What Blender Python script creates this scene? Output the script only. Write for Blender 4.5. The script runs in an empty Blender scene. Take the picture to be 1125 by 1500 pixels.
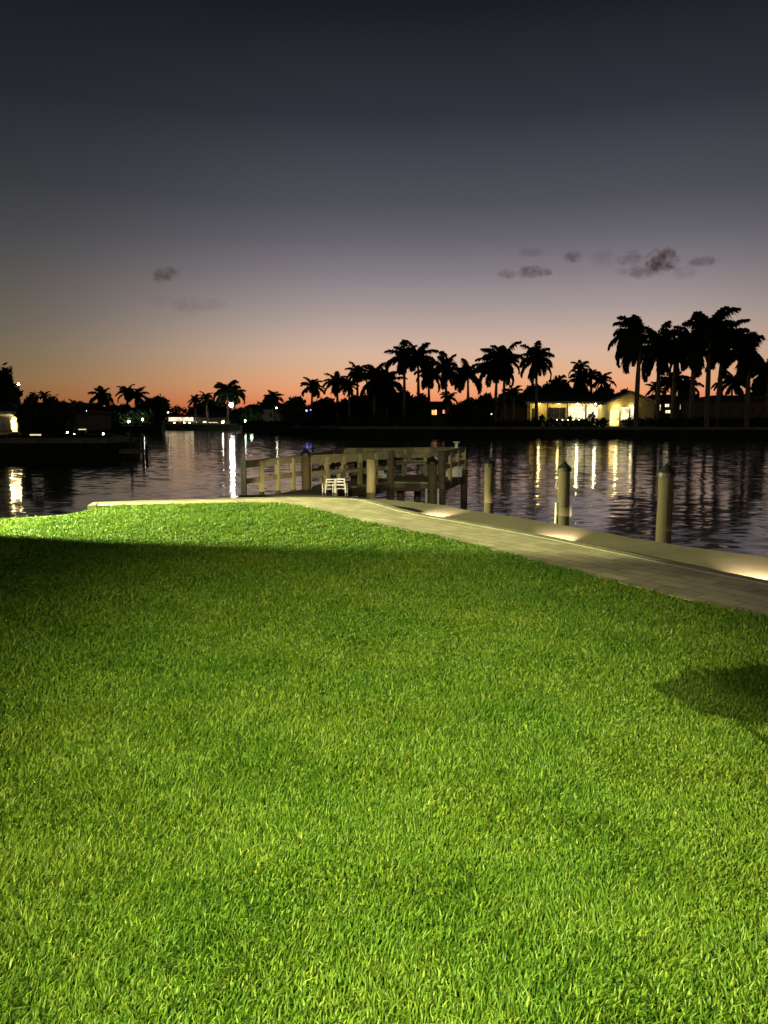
import bpy, math, random
import numpy as np
from mathutils import Vector, Matrix, Quaternion

random.seed(7)
RNG = np.random.default_rng(11)
S = bpy.context.scene
COL = S.collection
PI = math.pi
R = math.radians

# ------------------------------------------------------------------ survey
# camera: a phone held 1.7 m above the lawn, tipped 7.1 degrees down
CAM_Z = 1.7
FOC = 1133.0
PITCH = R(7.1)
def at(px, py, d):
    """point at forward distance d seen at photo position px, py (1125 x 1500)"""
    u = (px-562.5)/FOC; v = -(py-750.0)/FOC
    y = math.cos(PITCH)+v*math.sin(PITCH)
    z = -math.sin(PITCH)+v*math.cos(PITCH)
    k = d/y
    return Vector((u*k, d, CAM_Z+z*k))
def on(px, py, z):
    """point of the level z seen at photo position px, py"""
    u = (px-562.5)/FOC; v = -(py-750.0)/FOC
    y = math.cos(PITCH)+v*math.sin(PITCH)
    zz = -math.sin(PITCH)+v*math.cos(PITCH)
    k = (z-CAM_Z)/zz
    return Vector((u*k, y*k, z))
def xd(px, d): return at(px, 608, d).x
WATER = -1.3
WALK = -0.16
DECK = -0.35

# ------------------------------------------------------------------ materials
MATS = {}
def nodes_of(name):
    m = bpy.data.materials.new(name); m.use_nodes = True
    nt = m.node_tree; b = nt.nodes['Principled BSDF']
    MATS[name] = m
    return m, nt, b
def N(nt, t, **kw):
    n = nt.nodes.new(t)
    for k, v in kw.items():
        if k.startswith('_'): n.inputs[k[1:]].default_value = v
        else: setattr(n, k, v)
    return n
def ramp(nt, stops, fac=None):
    r = nt.nodes.new('ShaderNodeValToRGB'); e = r.color_ramp.elements
    while len(e) > len(stops): e.remove(e[-1])
    while len(e) < len(stops): e.new(1)
    for i, (p, c) in enumerate(stops):
        e[i].position = p; e[i].color = (*c, 1) if len(c) == 3 else c
    if fac is not None: nt.links.new(fac, r.inputs[0])
    return r
def math_n(nt, op, a, b=None, c=None):
    n = nt.nodes.new('ShaderNodeMath'); n.operation = op
    for i, v in enumerate((a, b, c)):
        if v is None: continue
        if isinstance(v, (int, float)): n.inputs[i].default_value = v
        else: nt.links.new(v, n.inputs[i])
    return n.outputs[0]
def noisy(name, c1, c2, scale=3, rough=.8, bump=.3, bscale=None, stretch=(1,1,1), metal=0, detail=6, spec=.4, bdist=.02):
    m, nt, b = nodes_of(name)
    tc = N(nt, 'ShaderNodeTexCoord'); mp = N(nt, 'ShaderNodeMapping'); mp.inputs['Scale'].default_value = stretch
    nt.links.new(tc.outputs['Object'], mp.inputs[0])
    n = N(nt, 'ShaderNodeTexNoise', _Scale=scale, _Detail=detail, _Roughness=.65)
    nt.links.new(mp.outputs[0], n.inputs['Vector'])
    r = ramp(nt, [(.3, c1), (.7, c2)], n.outputs['Fac'])
    nt.links.new(r.outputs[0], b.inputs['Base Color'])
    b.inputs['Roughness'].default_value = rough; b.inputs['Metallic'].default_value = metal
    b.inputs['Specular IOR Level'].default_value = spec
    n2 = N(nt, 'ShaderNodeTexNoise', _Scale=bscale or scale*5, _Detail=6)
    nt.links.new(mp.outputs[0], n2.inputs['Vector'])
    bp = N(nt, 'ShaderNodeBump', _Strength=bump, _Distance=bdist)
    nt.links.new(n2.outputs['Fac'], bp.inputs['Height']); nt.links.new(bp.outputs[0], b.inputs['Normal'])
    return m
def glow(name, col, strength):
    m, nt, b = nodes_of(name)
    b.inputs['Base Color'].default_value = (*[min(.8, c*.6) for c in col], 1)
    b.inputs['Emission Color'].default_value = (*col, 1)
    b.inputs['Emission Strength'].default_value = strength
    return m
def window_glow(name, col, strength):
    """a lit room behind glass: uneven, blinds and furniture break the light"""
    m, nt, b = nodes_of(name)
    tc = N(nt, 'ShaderNodeTexCoord')
    n = N(nt, 'ShaderNodeTexNoise', _Scale=1.3, _Detail=3)
    nt.links.new(tc.outputs['Object'], n.inputs['Vector'])
    r = ramp(nt, [(.35, tuple(c*.35 for c in col)), (.62, col)], n.outputs['Fac'])
    b.inputs['Base Color'].default_value = (.05, .05, .05, 1)
    b.inputs['Roughness'].default_value = .15
    nt.links.new(r.outputs[0], b.inputs['Emission Color'])
    b.inputs['Emission Strength'].default_value = strength
    return m

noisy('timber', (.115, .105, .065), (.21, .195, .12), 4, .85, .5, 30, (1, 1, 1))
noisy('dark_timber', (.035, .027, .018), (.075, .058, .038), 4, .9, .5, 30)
noisy('post_timber', (.16, .145, .07), (.31, .28, .14), 5, .85, .5, 24, (1, 1, .15))
noisy('piling_wood', (.038, .029, .015), (.085, .063, .032), 6, .85, .6, 14, (1, 1, .12))
noisy('dark_piling', (.022, .016, .008), (.055, .038, .018), 6, .85, .6, 14, (1, 1, .12))  # darker copy of the piling wood, for the nearest piling
noisy('black_cap', (.002, .002, .002), (.006, .006, .006), 8, .55, .2)
noisy('pale_post', (.22, .22, .17), (.36, .36, .28), 5, .8, .4, 20, (1, 1, .2))
noisy('white_plastic', (.30, .31, .29), (.44, .45, .42), 9, .45, .1)
noisy('concrete', (.26, .25, .21), (.40, .38, .32), 1.6, .9, .5, 30)
noisy('edging', (.14, .125, .095), (.24, .215, .16), 3, .9, .5, 30)
noisy('seawall', (.10, .10, .085), (.22, .21, .18), 1.1, .9, .6, 8)
noisy('soil', (.018, .030, .008), (.035, .055, .014), 3, 1, .4, 30, spec=.1)
noisy('far_ground', (.014, .022, .009), (.03, .045, .016), .4, 1, .4, 5, spec=.1)
noisy('far_wall', (.10, .095, .08), (.16, .15, .13), .8, .9, .2, 9)
noisy('cream_wall', (.54, .44, .17), (.66, .55, .25), .9, .85, .2, 9)
noisy('roof_tile', (.028, .024, .022), (.06, .05, .045), 1.5, .9, .6, 8)
noisy('fascia_white', (.62, .6, .54), (.74, .72, .66), 2, .6, .1)
noisy('dark_glass', (.01, .012, .014), (.02, .022, .025), 2, .12, .02)
noisy('frame_dark', (.02, .02, .02), (.05, .045, .04), 4, .5, .1)
noisy('bark', (.05, .042, .032), (.12, .10, .08), 2.2, .95, .7, 9, (1, 1, .25))
noisy('palm_trunk', (.10, .09, .08), (.22, .20, .18), 1.5, .9, .4, 6, (.3, .3, 3))
noisy('crownshaft_green', (.03, .055, .02), (.055, .09, .03), 1.5, .5, .1)
noisy('lamp_metal', (.03, .03, .03), (.06, .06, .06), 6, .4, .1, metal=.8)
noisy('hull_white', (.55, .55, .53), (.68, .68, .66), 1, .3, .02)

def leafmat(name, c1, c2, trans=.25, rough=.55, spec=.25):
    m, nt, b = nodes_of(name)
    g = N(nt, 'ShaderNodeNewGeometry')
    r = ramp(nt, [(0, c1), (1, c2)], g.outputs['Random Per Island'])
    nt.links.new(r.outputs[0], b.inputs['Base Color'])
    b.inputs['Roughness'].default_value = rough; b.inputs['Specular IOR Level'].default_value = spec
    t = N(nt, 'ShaderNodeBsdfTranslucent'); nt.links.new(r.outputs[0], t.inputs[0])
    mx = N(nt, 'ShaderNodeMixShader', _Fac=trans)
    nt.links.new(b.outputs[0], mx.inputs[1]); nt.links.new(t.outputs[0], mx.inputs[2])
    nt.links.new(mx.outputs[0], nt.nodes['Material Output'].inputs[0])
    return m
leafmat('palm_frond', (.012, .028, .008), (.035, .065, .018), .15)
leafmat('leaves', (.012, .028, .008), (.04, .075, .02), .2)

def grassmat():
    m, nt, b = nodes_of('grass_blade')
    g = N(nt, 'ShaderNodeNewGeometry')
    tc = N(nt, 'ShaderNodeTexCoord')
    n = N(nt, 'ShaderNodeTexNoise', _Scale=.9, _Detail=4, _Roughness=.6)
    nt.links.new(tc.outputs['Object'], n.inputs['Vector'])
    r1 = ramp(nt, [(0, (.036, .090, .010)), (.45, (.080, .158, .016)), (.85, (.14, .22, .026)), (1, (.21, .26, .05))], g.outputs['Random Per Island'])
    r2 = ramp(nt, [(.30, (.62, .80, .6)), (.70, (1.2, 1.08, 1.0))], n.outputs['Fac'])
    mu = N(nt, 'ShaderNodeMix', data_type='RGBA', blend_type='MULTIPLY'); mu.inputs[0].default_value = 1
    nt.links.new(r1.outputs[0], mu.inputs[6]); nt.links.new(r2.outputs[0], mu.inputs[7])
    nt.links.new(mu.outputs[2], b.inputs['Base Color'])
    b.inputs['Roughness'].default_value = .5; b.inputs['Specular IOR Level'].default_value = .22
    t = N(nt, 'ShaderNodeBsdfTranslucent'); nt.links.new(mu.outputs[2], t.inputs[0])
    mx = N(nt, 'ShaderNodeMixShader', _Fac=.35)
    nt.links.new(b.outputs[0], mx.inputs[1]); nt.links.new(t.outputs[0], mx.inputs[2])
    nt.links.new(mx.outputs[0], nt.nodes['Material Output'].inputs[0])
grassmat()

def watermat():
    m, nt, b = nodes_of('water_surface')
    g = N(nt, 'ShaderNodeNewGeometry')
    def layer(scale, stretch, amp, seed):
        mp = N(nt, 'ShaderNodeMapping'); mp.inputs['Scale'].default_value = stretch; mp.inputs['Location'].default_value = (seed, seed*.7, 0)
        nt.links.new(g.outputs['Position'], mp.inputs[0])
        n = N(nt, 'ShaderNodeTexNoise', _Scale=scale, _Detail=2.5, _Roughness=.5, _Distortion=.3)
        nt.links.new(mp.outputs[0], n.inputs['Vector'])
        s = N(nt, 'ShaderNodeVectorMath', operation='SUBTRACT'); s.inputs[1].default_value = (.5, .5, .5)
        nt.links.new(n.outputs['Color'], s.inputs[0])
        k = N(nt, 'ShaderNodeVectorMath', operation='MULTIPLY'); k.inputs[1].default_value = (amp*.7, amp, 0)
        nt.links.new(s.outputs[0], k.inputs[0])
        return k.outputs[0]
    a = layer(2.3, (.6, 1, 1), .19, 3.1)
    c = layer(.35, (.5, 1, 1), .04, 9.3)
    # calm and ruffled patches
    pn = N(nt, 'ShaderNodeTexNoise', _Scale=.06, _Detail=2); nt.links.new(g.outputs['Position'], pn.inputs['Vector'])
    pr = ramp(nt, [(.35, (.45, .45, .45)), (.65, (1.2, 1.2, 1.2))], pn.outputs['Fac'])
    ad = N(nt, 'ShaderNodeVectorMath', operation='ADD'); nt.links.new(a, ad.inputs[0]); nt.links.new(c, ad.inputs[1])
    ml = N(nt, 'ShaderNodeVectorMath', operation='MULTIPLY'); nt.links.new(ad.outputs[0], ml.inputs[0]); nt.links.new(pr.outputs[0], ml.inputs[1])
    up = N(nt, 'ShaderNodeVectorMath', operation='ADD'); up.inputs[1].default_value = (0, 0, 1); nt.links.new(ml.outputs[0], up.inputs[0])
    no = N(nt, 'ShaderNodeVectorMath', operation='NORMALIZE'); nt.links.new(up.outputs[0], no.inputs[0])
    nt.links.new(no.outputs[0], b.inputs['Normal'])
    b.inputs['Base Color'].default_value = (.02, .016, .02, 1)
    b.inputs['Roughness'].default_value = .09
    b.inputs['IOR'].default_value = 1.5
watermat()

def pavermat():
    m, nt, b = nodes_of('pavers')
    g = N(nt, 'ShaderNodeNewGeometry')
    mp = N(nt, 'ShaderNodeMapping'); mp.inputs['Rotation'].default_value = (0, 0, R(57))
    nt.links.new(g.outputs['Position'], mp.inputs[0])
    dn = N(nt, 'ShaderNodeTexNoise', _Scale=6, _Detail=2); nt.links.new(g.outputs['Position'], dn.inputs['Vector'])
    dm = N(nt, 'ShaderNodeVectorMath', operation='MULTIPLY_ADD'); dm.inputs[1].default_value = (.012, .012, 0)
    nt.links.new(dn.outputs['Color'], dm.inputs[0]); nt.links.new(mp.outputs[0], dm.inputs[2])
    br = N(nt, 'ShaderNodeTexBrick', _Scale=1.0)
    br.offset = .43
    br.inputs['Brick Width'].default_value = .42; br.inputs['Row Height'].default_value = .21
    br.inputs['Mortar Size'].default_value = .006; br.inputs['Mortar Smooth'].default_value = .3; br.inputs['Bias'].default_value = 0
    br.inputs['Color1'].default_value = (.33, .29, .22, 1); br.inputs['Color2'].default_value = (.47, .415, .32, 1)
    br.inputs['Mortar'].default_value = (.09, .075, .05, 1)
    nt.links.new(dm.outputs[0], br.inputs['Vector'])
    n = N(nt, 'ShaderNodeTexNoise', _Scale=2.3, _Detail=7, _Roughness=.7); nt.links.new(g.outputs['Position'], n.inputs['Vector'])
    r = ramp(nt, [(.3, (.62, .60, .56)), (.7, (1.08, 1.06, 1))], n.outputs['Fac'])
    mu = N(nt, 'ShaderNodeMix', data_type='RGBA', blend_type='MULTIPLY'); mu.inputs[0].default_value = 1
    nt.links.new(br.outputs['Color'], mu.inputs[6]); nt.links.new(r.outputs[0], mu.inputs[7])
    nt.links.new(mu.outputs[2], b.inputs['Base Color'])
    b.inputs['Roughness'].default_value = .85
    n2 = N(nt, 'ShaderNodeTexNoise', _Scale=40, _Detail=5); nt.links.new(g.outputs['Position'], n2.inputs['Vector'])
    h = math_n(nt, 'SUBTRACT', math_n(nt, 'MULTIPLY', n2.outputs['Fac'], .5), br.outputs['Fac'])
    bp = N(nt, 'ShaderNodeBump', _Strength=.6, _Distance=.006); nt.links.new(h, bp.inputs['Height'])
    nt.links.new(bp.outputs[0], b.inputs['Normal'])
pavermat()

def walkmat():
    m, nt, b = nodes_of('walk_slab')
    g = N(nt, 'ShaderNodeNewGeometry')
    n = N(nt, 'ShaderNodeTexNoise', _Scale=1.1, _Detail=8, _Roughness=.7); nt.links.new(g.outputs['Position'], n.inputs['Vector'])
    r = ramp(nt, [(.3, (.085, .068, .047)), (.7, (.155, .125, .085))], n.outputs['Fac'])
    mp = N(nt, 'ShaderNodeMapping'); mp.inputs['Rotation'].default_value = (0, 0, R(57)); nt.links.new(g.outputs['Position'], mp.inputs[0])
    sx = N(nt, 'ShaderNodeSeparateXYZ'); nt.links.new(mp.outputs[0], sx.inputs[0])
    # control joints across the walk
    fr = math_n(nt, 'FRACT', math_n(nt, 'DIVIDE', sx.outputs[0], 2.4))
    jl = math_n(nt, 'LESS_THAN', fr, .006)
    mu = N(nt, 'ShaderNodeMix', data_type='RGBA'); nt.links.new(jl, mu.inputs[0]); nt.links.new(r.outputs[0], mu.inputs[6]); mu.inputs[7].default_value = (.05, .04, .03, 1)
    nt.links.new(mu.outputs[2], b.inputs['Base Color'])
    b.inputs['Roughness'].default_value = .75
    n2 = N(nt, 'ShaderNodeTexNoise', _Scale=30, _Detail=5); nt.links.new(g.outputs['Position'], n2.inputs['Vector'])
    bp = N(nt, 'ShaderNodeBump', _Strength=.5, _Distance=.006); nt.links.new(n2.outputs['Fac'], bp.inputs['Height'])
    nt.links.new(bp.outputs[0], b.inputs['Normal'])
walkmat()

# ------------------------------------------------------------------ mesh helpers
class MB:
    def __init__(s): s.v = []; s.f = []
    def box(s, c, size, rz=0, rx=0):
        hx, hy, hz = [q/2 for q in size]
        M = Matrix.Rotation(rz, 3, 'Z') @ Matrix.Rotation(rx, 3, 'X')
        i = len(s.v); c = Vector(c)
        for x in (-hx, hx):
            for y in (-hy, hy):
                for z in (-hz, hz): s.v.append(c+M @ Vector((x, y, z)))
        s.f += [tuple(i+k for k in q) for q in ((0,1,3,2),(4,6,7,5),(0,4,5,1),(2,3,7,6),(0,2,6,4),(1,5,7,3))]
        return s
    def beam(s, a, b, w, h):
        """board from a to b, w wide across, h tall"""
        a, b = Vector(a), Vector(b); d = (b-a).normalized()
        side = d.cross(Vector((0,0,1)))
        if side.length < 1e-4: side = Vector((1,0,0))
        side.normalize(); up = side.cross(d).normalized()
        i = len(s.v)
        for p in (a, b):
            for x, y in ((-1,-1),(1,-1),(1,1),(-1,1)): s.v.append(p+side*x*w/2+up*y*h/2)
        s.f += [tuple(i+k for k in q) for q in ((0,1,2,3),(7,6,5,4),(0,4,5,1),(1,5,6,2),(2,6,7,3),(3,7,4,0))]
        return s
    def tube(s, pts, rad, n=10, cap=True):
        pts = [Vector(p) for p in pts]
        if not isinstance(rad, (list, tuple)): rad = [rad]*len(pts)
        i = len(s.v)
        for k, p in enumerate(pts):
            d = (pts[min(k+1, len(pts)-1)]-pts[max(k-1, 0)]).normalized()
            a = d.cross(Vector((0,1,0)) if abs(d.y) < .9 else Vector((1,0,0))).normalized(); c = d.cross(a)
            for j in range(n):
                t = 2*PI*j/n; s.v.append(p+(a*math.cos(t)+c*math.sin(t))*rad[k])
        for k in range(len(pts)-1):
            for j in range(n):
                j2 = (j+1) % n
                s.f.append((i+k*n+j, i+k*n+j2, i+(k+1)*n+j2, i+(k+1)*n+j))
        if cap:
            s.f.append(tuple(i+j for j in reversed(range(n)))); s.f.append(tuple(i+(len(pts)-1)*n+j for j in range(n)))
        return s
    def cone(s, c, r, h, n=12):
        i = len(s.v); c = Vector(c)
        for j in range(n): s.v.append(c+Vector((r*math.cos(2*PI*j/n), r*math.sin(2*PI*j/n), 0)))
        s.v.append(c+Vector((0,0,h)))
        for j in range(n): s.f.append((i+j, i+(j+1) % n, i+n))
        s.f.append(tuple(i+j for j in reversed(range(n))))
        return s
    def ball(s, c, r, n=8, m=6, sz=1):
        i = len(s.v); c = Vector(c)
        for a in range(1, m):
            for j in range(n):
                t = PI*a/m; p = 2*PI*j/n
                s.v.append(c+Vector((r*math.sin(t)*math.cos(p), r*math.sin(t)*math.sin(p), r*sz*math.cos(t))))
        top = len(s.v); s.v.append(c+Vector((0,0,r*sz))); s.v.append(c-Vector((0,0,r*sz)))
        for a in range(m-2):
            for j in range(n): s.f.append((i+a*n+j, i+(a+1)*n+j, i+(a+1)*n+(j+1) % n, i+a*n+(j+1) % n))
        for j in range(n):
            s.f.append((top, i+j, i+(j+1) % n)); s.f.append((top+1, i+(m-2)*n+(j+1) % n, i+(m-2)*n+j))
        return s
    def prism(s, poly, z0, z1):
        i = len(s.v); n = len(poly)
        for z in (z0, z1):
            for p in poly: s.v.append(Vector((p[0], p[1], z)))
        s.f.append(tuple(reversed(range(i, i+n)))); s.f.append(tuple(range(i+n, i+2*n)))
        for j in range(n): s.f.append((i+j, i+(j+1) % n, i+n+(j+1) % n, i+n+j))
        return s
    def poly(s, pts):
        i = len(s.v); s.v += [Vector(p) for p in pts]; s.f.append(tuple(range(i, i+len(pts)))); return s
    def mesh(s, name, mat, smooth=False):
        me = bpy.data.meshes.new(name); me.from_pydata([tuple(v) for v in s.v], [], s.f)
        me.materials.append(MATS[mat])
        if smooth: me.polygons.foreach_set('use_smooth', [True]*len(me.polygons))
        me.update(); return me
def link(name, me, parent=None, loc=(0,0,0), rz=0, scale=None):
    o = bpy.data.objects.new(name, me); COL.objects.link(o); o.location = loc; o.rotation_euler = (0,0,rz)
    if scale: o.scale = scale
    if parent: o.parent = parent
    return o
def build(mb, name, mat, parent=None, bevel=0, smooth=False, **kw):
    o = link(name, mb.mesh(name, mat, smooth), parent, **kw)
    if bevel:
        b = o.modifiers.new('bevel', 'BEVEL'); b.width = bevel; b.segments = 2; b.limit_method = 'ANGLE'
    return o
def tag(o, label, cat, group=None):
    o['label'] = label; o['category'] = cat
    if group: o['group'] = group
    return o
def thing(name, label, cat, loc=(0,0,0), rz=0, group=None):
    return tag(link(name, None, None, loc, rz), label, cat, group)
def struct(o, kind='structure'): o['kind'] = kind; return o
def np_mesh(name, verts, loops, starts, totals, mat):
    me = bpy.data.meshes.new(name)
    me.vertices.add(len(verts)); me.vertices.foreach_set('co', verts.astype(np.float32).ravel())
    me.loops.add(len(loops)); me.loops.foreach_set('vertex_index', loops.astype(np.int32))
    me.polygons.add(len(starts)); me.polygons.foreach_set('loop_start', starts.astype(np.int32))
    me.update(calc_edges=True); me.materials.append(MATS[mat])
    return me
def lamp(name, kind, loc, power, col, parent=None, target=None, size=.1, angle=60, blend=.5):
    l = bpy.data.lights.new(name, kind); l.energy = power; l.color = col
    if kind in ('POINT', 'SPOT'): l.shadow_soft_size = size
    if kind == 'SPOT': l.spot_size = R(angle); l.spot_blend = blend
    o = bpy.data.objects.new(name, l); COL.objects.link(o); o.location = loc
    if parent:
        o.parent = parent
    if target is not None:
        o.rotation_euler = (Vector(target)-Vector(loc)).to_track_quat('-Z', 'Y').to_euler()
    return o

# ------------------------------------------------------------------ our own shore
LAWN_EDGE = [on(x, y, 0) for x, y in ((0,761),(60,758),(93,756),(133,748),(160,743),(187,740.5),(240,739),(300,738),(360,737),(413,737.5),(440,741),(468,747),(490,753),(513,760),(559,770),(620,782),(680,800-5),(760,816),(840,837),(917,857),(1020,883),(1125,906))]
e = LAWN_EDGE[-1]-LAWN_EDGE[-4]; e.normalize()
LAWN_EDGE += [LAWN_EDGE[-1]+e*k for k in (3, 8, 14)]
LAWN_EDGE = [Vector((-22, 11.2, 0)), Vector((-14, 12.0, 0))]+LAWN_EDGE
LAWN = [(p.x, p.y) for p in LAWN_EDGE]+[(14, -14), (-22, -14)]
m = MB().poly([(x, y, 0) for x, y in reversed(LAWN)])
lw = struct(build(m, 'lawn', 'soil'))

# paved path with raised coping
PATH_OUT = [on(x, y, 0) for x, y in ((128,742),(137,737),(213,734.5),(300,732.5),(355,730.5),(420,729),(474,729.5),(520,731),(545,734),(553,739.5-3),(589,747),(628,756),(680,764.5),(750,777),(818,790),(890,805),(957,819),(1040,836),(1125,853))]
e2 = (PATH_OUT[-1]-PATH_OUT[-5]).normalized()
PATH_OUT += [PATH_OUT[-1]+e2*k for k in (3, 8, 14)]
path_in = [p for p in LAWN_EDGE if p.x > at(125, 700, 13).x]
path_poly = [(p.x, p.y) for p in PATH_OUT]+[(p.x, p.y) for p in reversed(path_in)]
def ribbon(outer, inner, z0, z1, name, mat):
    """slab between two outlines, triangulated by bmesh so that it may bend"""
    import bmesh
    bm = bmesh.new()
    poly = [(p[0], p[1]) for p in outer]+[(p[0], p[1]) for p in reversed(inner)]
    vs = [bm.verts.new((x, y, z1)) for x, y in poly]
    f = bm.faces.new(vs)
    r = bmesh.ops.extrude_face_region(bm, geom=[f])
    for g in r['geom']:
        if isinstance(g, bmesh.types.BMVert): g.co.z = z0
    bmesh.ops.recalc_face_normals(bm, faces=bm.faces)
    bmesh.ops.triangulate(bm, faces=[q for q in bm.faces if len(q.verts) > 4])
    me = bpy.data.meshes.new(name); bm.to_mesh(me); bm.free(); me.materials.append(MATS[mat])
    return link(name, me)
def offset(line, d):
    out = []
    for i, p in enumerate(line):
        a = line[max(i-1, 0)]; b = line[min(i+1, len(line)-1)]
        t = (b-a).normalized(); out.append(Vector((p.x-t.y*d, p.y+t.x*d, p.z)))
    return out
struct(ribbon(offset(PATH_OUT, -.16), path_in, -.12, .012, 'path', 'pavers'))
struct(ribbon(PATH_OUT, offset(PATH_OUT, -.157), -.10, .020, 'path_edging', 'edging'))

# retaining wall under the path edge, down to the water on the left
wall_line = [Vector((-22, 11.4, 0)), Vector((-14, 12.2, 0)), Vector((-8, 12.75, 0))]+offset(PATH_OUT, -.02)
wl = ribbon(wall_line, offset(wall_line, -.3), WATER-.8, -.121, 'seawall', 'seawall')
tag(wl, 'rough concrete retaining wall under the lit paver path edge', 'wall')

# lower walk along the water
WALK_OUT = [on(x, y, WALK) for x, y in ((350,725.5),(400,724),(450,724.5),(500,727),(557,731),(614,736),(651,740),(680,746.5),(740,755),(799,764.5),(862,776),(930,788.5),(996,799),(1060,808),(1125,816))]
e3 = (WALK_OUT[-1]-WALK_OUT[-5]).normalized()
WALK_OUT += [WALK_OUT[-1]+e3*k for k in (3, 8, 14)]
walk_in = offset(PATH_OUT, -.015)[4:]
struct(ribbon(WALK_OUT, walk_in, WALK-.22, WALK, 'walkway', 'walk_slab'))
sw = ribbon(offset(WALK_OUT, -.06), offset(WALK_OUT, -.36), WATER-.8, WALK-.221, 'seawall', 'seawall')
tag(sw, 'concrete sea wall standing in the water beneath the outer edge of the low walk', 'wall')

# water, reaching the horizon
m = MB().poly([(-2500,-40,WATER),(2500,-40,WATER),(2500,3500,WATER),(-2500,3500,WATER)])
struct(build(m, 'water', 'water_surface'))

# ------------------------------------------------------------------ grass
def pip(x, y, poly):
    ins = np.zeros(len(x), bool); n = len(poly)
    for i in range(n):
        x1, y1 = poly[i]; x2, y2 = poly[(i+1) % n]
        if y1 == y2: continue
        c = ((y1 > y) != (y2 > y)) & (x < (x2-x1)*(y-y1)/(y2-y1)+x1)
        ins ^= c
    return ins
def wav(x, y, s, seed):
    r = np.random.default_rng(seed); o = np.zeros(len(x))
    for k in range(7):
        a = r.uniform(0, 6.28); f = s*r.uniform(.6, 1.8)
        o += np.sin((x*math.cos(a)+y*math.sin(a))*f+r.uniform(0, 6.28))
    return o/3.0
def grass():
    xs, ys = [], []
    y0 = .9
    while y0 < 15.5:
        y1 = y0*1.12
        half = y1*.52+1.3
        dens = 23000*min(1, (2.6/y0)**1.25)
        n = int(dens*(y1-y0)*2*half)
        xs.append(RNG.uniform(-half, half, n)); ys.append(RNG.uniform(y0, y1, n))
        y0 = y1
    x = np.concatenate(xs); y = np.concatenate(ys)
    # fray the edge a little
    jx = x+RNG.normal(0, .035, len(x)); jy = y+RNG.normal(0, .035, len(x))
    k = pip(jx, jy, LAWN); x, y = x[k], y[k]
    n = len(x)
    clump = wav(x, y, 16, 5); broad = wav(x, y, 2.2, 6); thin = wav(x, y, 42, 9)
    h = (.029+.007*clump+.005*broad+.004*thin)*RNG.uniform(.5, 1.35, n)
    tall = RNG.random(n) < .03; h[tall] *= 1.45
    h = np.clip(h, .012, .085)
    w = .0033*np.clip((y/2.6), 1, 6)**.55*RNG.uniform(.7, 1.25, n)
    face = RNG.uniform(0, 2*PI, n)
    lean = RNG.gamma(2.2, .30, n); la = wav(x, y, 9, 12)*1.2+RNG.normal(0, 1.3, n)
    lx, ly = np.cos(la)*lean, np.sin(la)*lean
    bx, by = np.cos(face)*w, np.sin(face)*w
    V = np.zeros((n, 5, 3))
    def put(i, t, s, bend):
        V[:, i, 0] = x+bx*s+lx*h*bend; V[:, i, 1] = y+by*s+ly*h*bend; V[:, i, 2] = h*t
    put(0, -.06, -1, 0); put(1, -.06, 1, 0); put(2, .55, -.8, .32); put(3, .55, .8, .32)
    put(4, 1.0, 0, 1.05)
    V[:, 4, 2] -= h*np.clip(lean-.5, 0, .6)*.6
    base = (np.arange(n)*5)[:, None]
    L = (base+np.array([0, 1, 3, 2, 2, 3, 4])).ravel()
    st = (np.arange(n)[:, None]*7+np.array([0, 4])).ravel()
    me = np_mesh('grass', V.reshape(-1, 3), L, st, None, 'grass_blade')
    o = link('grass', me); o['kind'] = 'stuff'
    tag(o, 'thick green lawn grass lit by floodlights, running down to the path', 'grass')
    print('blades', n)
grass()

# ------------------------------------------------------------------ foliage
def leaf_cloud(blobs, n, size, seed, mat='leaves', name='crown'):
    r = np.random.default_rng(seed)
    b = np.array(blobs, float); wgt = b[:, 3]*b[:, 5]; wgt /= wgt.sum()
    idx = r.choice(len(b), n, p=wgt)
    d = r.normal(size=(n, 3)); d /= np.linalg.norm(d, axis=1)[:, None]
    rad = r.uniform(.25, 1, n)**.45*(1+r.normal(0, .07, n))
    # lumps
    lump = 1+.16*np.sin(d[:, 0]*5+idx)+.14*np.sin(d[:, 2]*7+idx*2)+.1*np.sin(d[:, 1]*9)
    c = b[idx, :3]+d*b[idx, 3:6]*(rad*lump)[:, None]
    u = r.normal(size=(n, 3)); u /= np.linalg.norm(u, axis=1)[:, None]
    w = np.cross(u, r.normal(size=(n, 3))); w /= np.linalg.norm(w, axis=1)[:, None]
    s = (size*r.uniform(.5, 1.3, n))[:, None]
    V = np.stack([c-u*s, c+w*s*.4, c+u*s, c-w*s*.4], 1)
    V[:, :, 2] = np.maximum(V[:, :, 2], .02)
    st = np.arange(n)*4
    return np_mesh(name, V.reshape(-1, 3), np.arange(n*4), st, None, mat)
def tree(loc, blobs, n, size, seed, label, trunk_h, trunk_r=.18, name='leafy_tree', cat='tree', group=None):
    t = thing(name, label, cat, loc, 0, group)
    link('crown', leaf_cloud(blobs, n, size, seed), t)
    r = random.Random(seed)
    m = MB(); m.tube([(0,0,-.1),(r.uniform(-.1,.1),0,trunk_h*.5),(r.uniform(-.2,.2),0,trunk_h)], [trunk_r, trunk_r*.8, trunk_r*.6], 8)
    for q in blobs[:5]:
        m.tube([(0,0,trunk_h*.7), (q[0]*.5, q[1]*.5, (trunk_h*.7+q[2])/2+.1), (q[0], q[1], q[2])], [trunk_r*.5, trunk_r*.35, trunk_r*.15], 5)
    build(m, 'trunk', 'bark', t)
    return t

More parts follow.
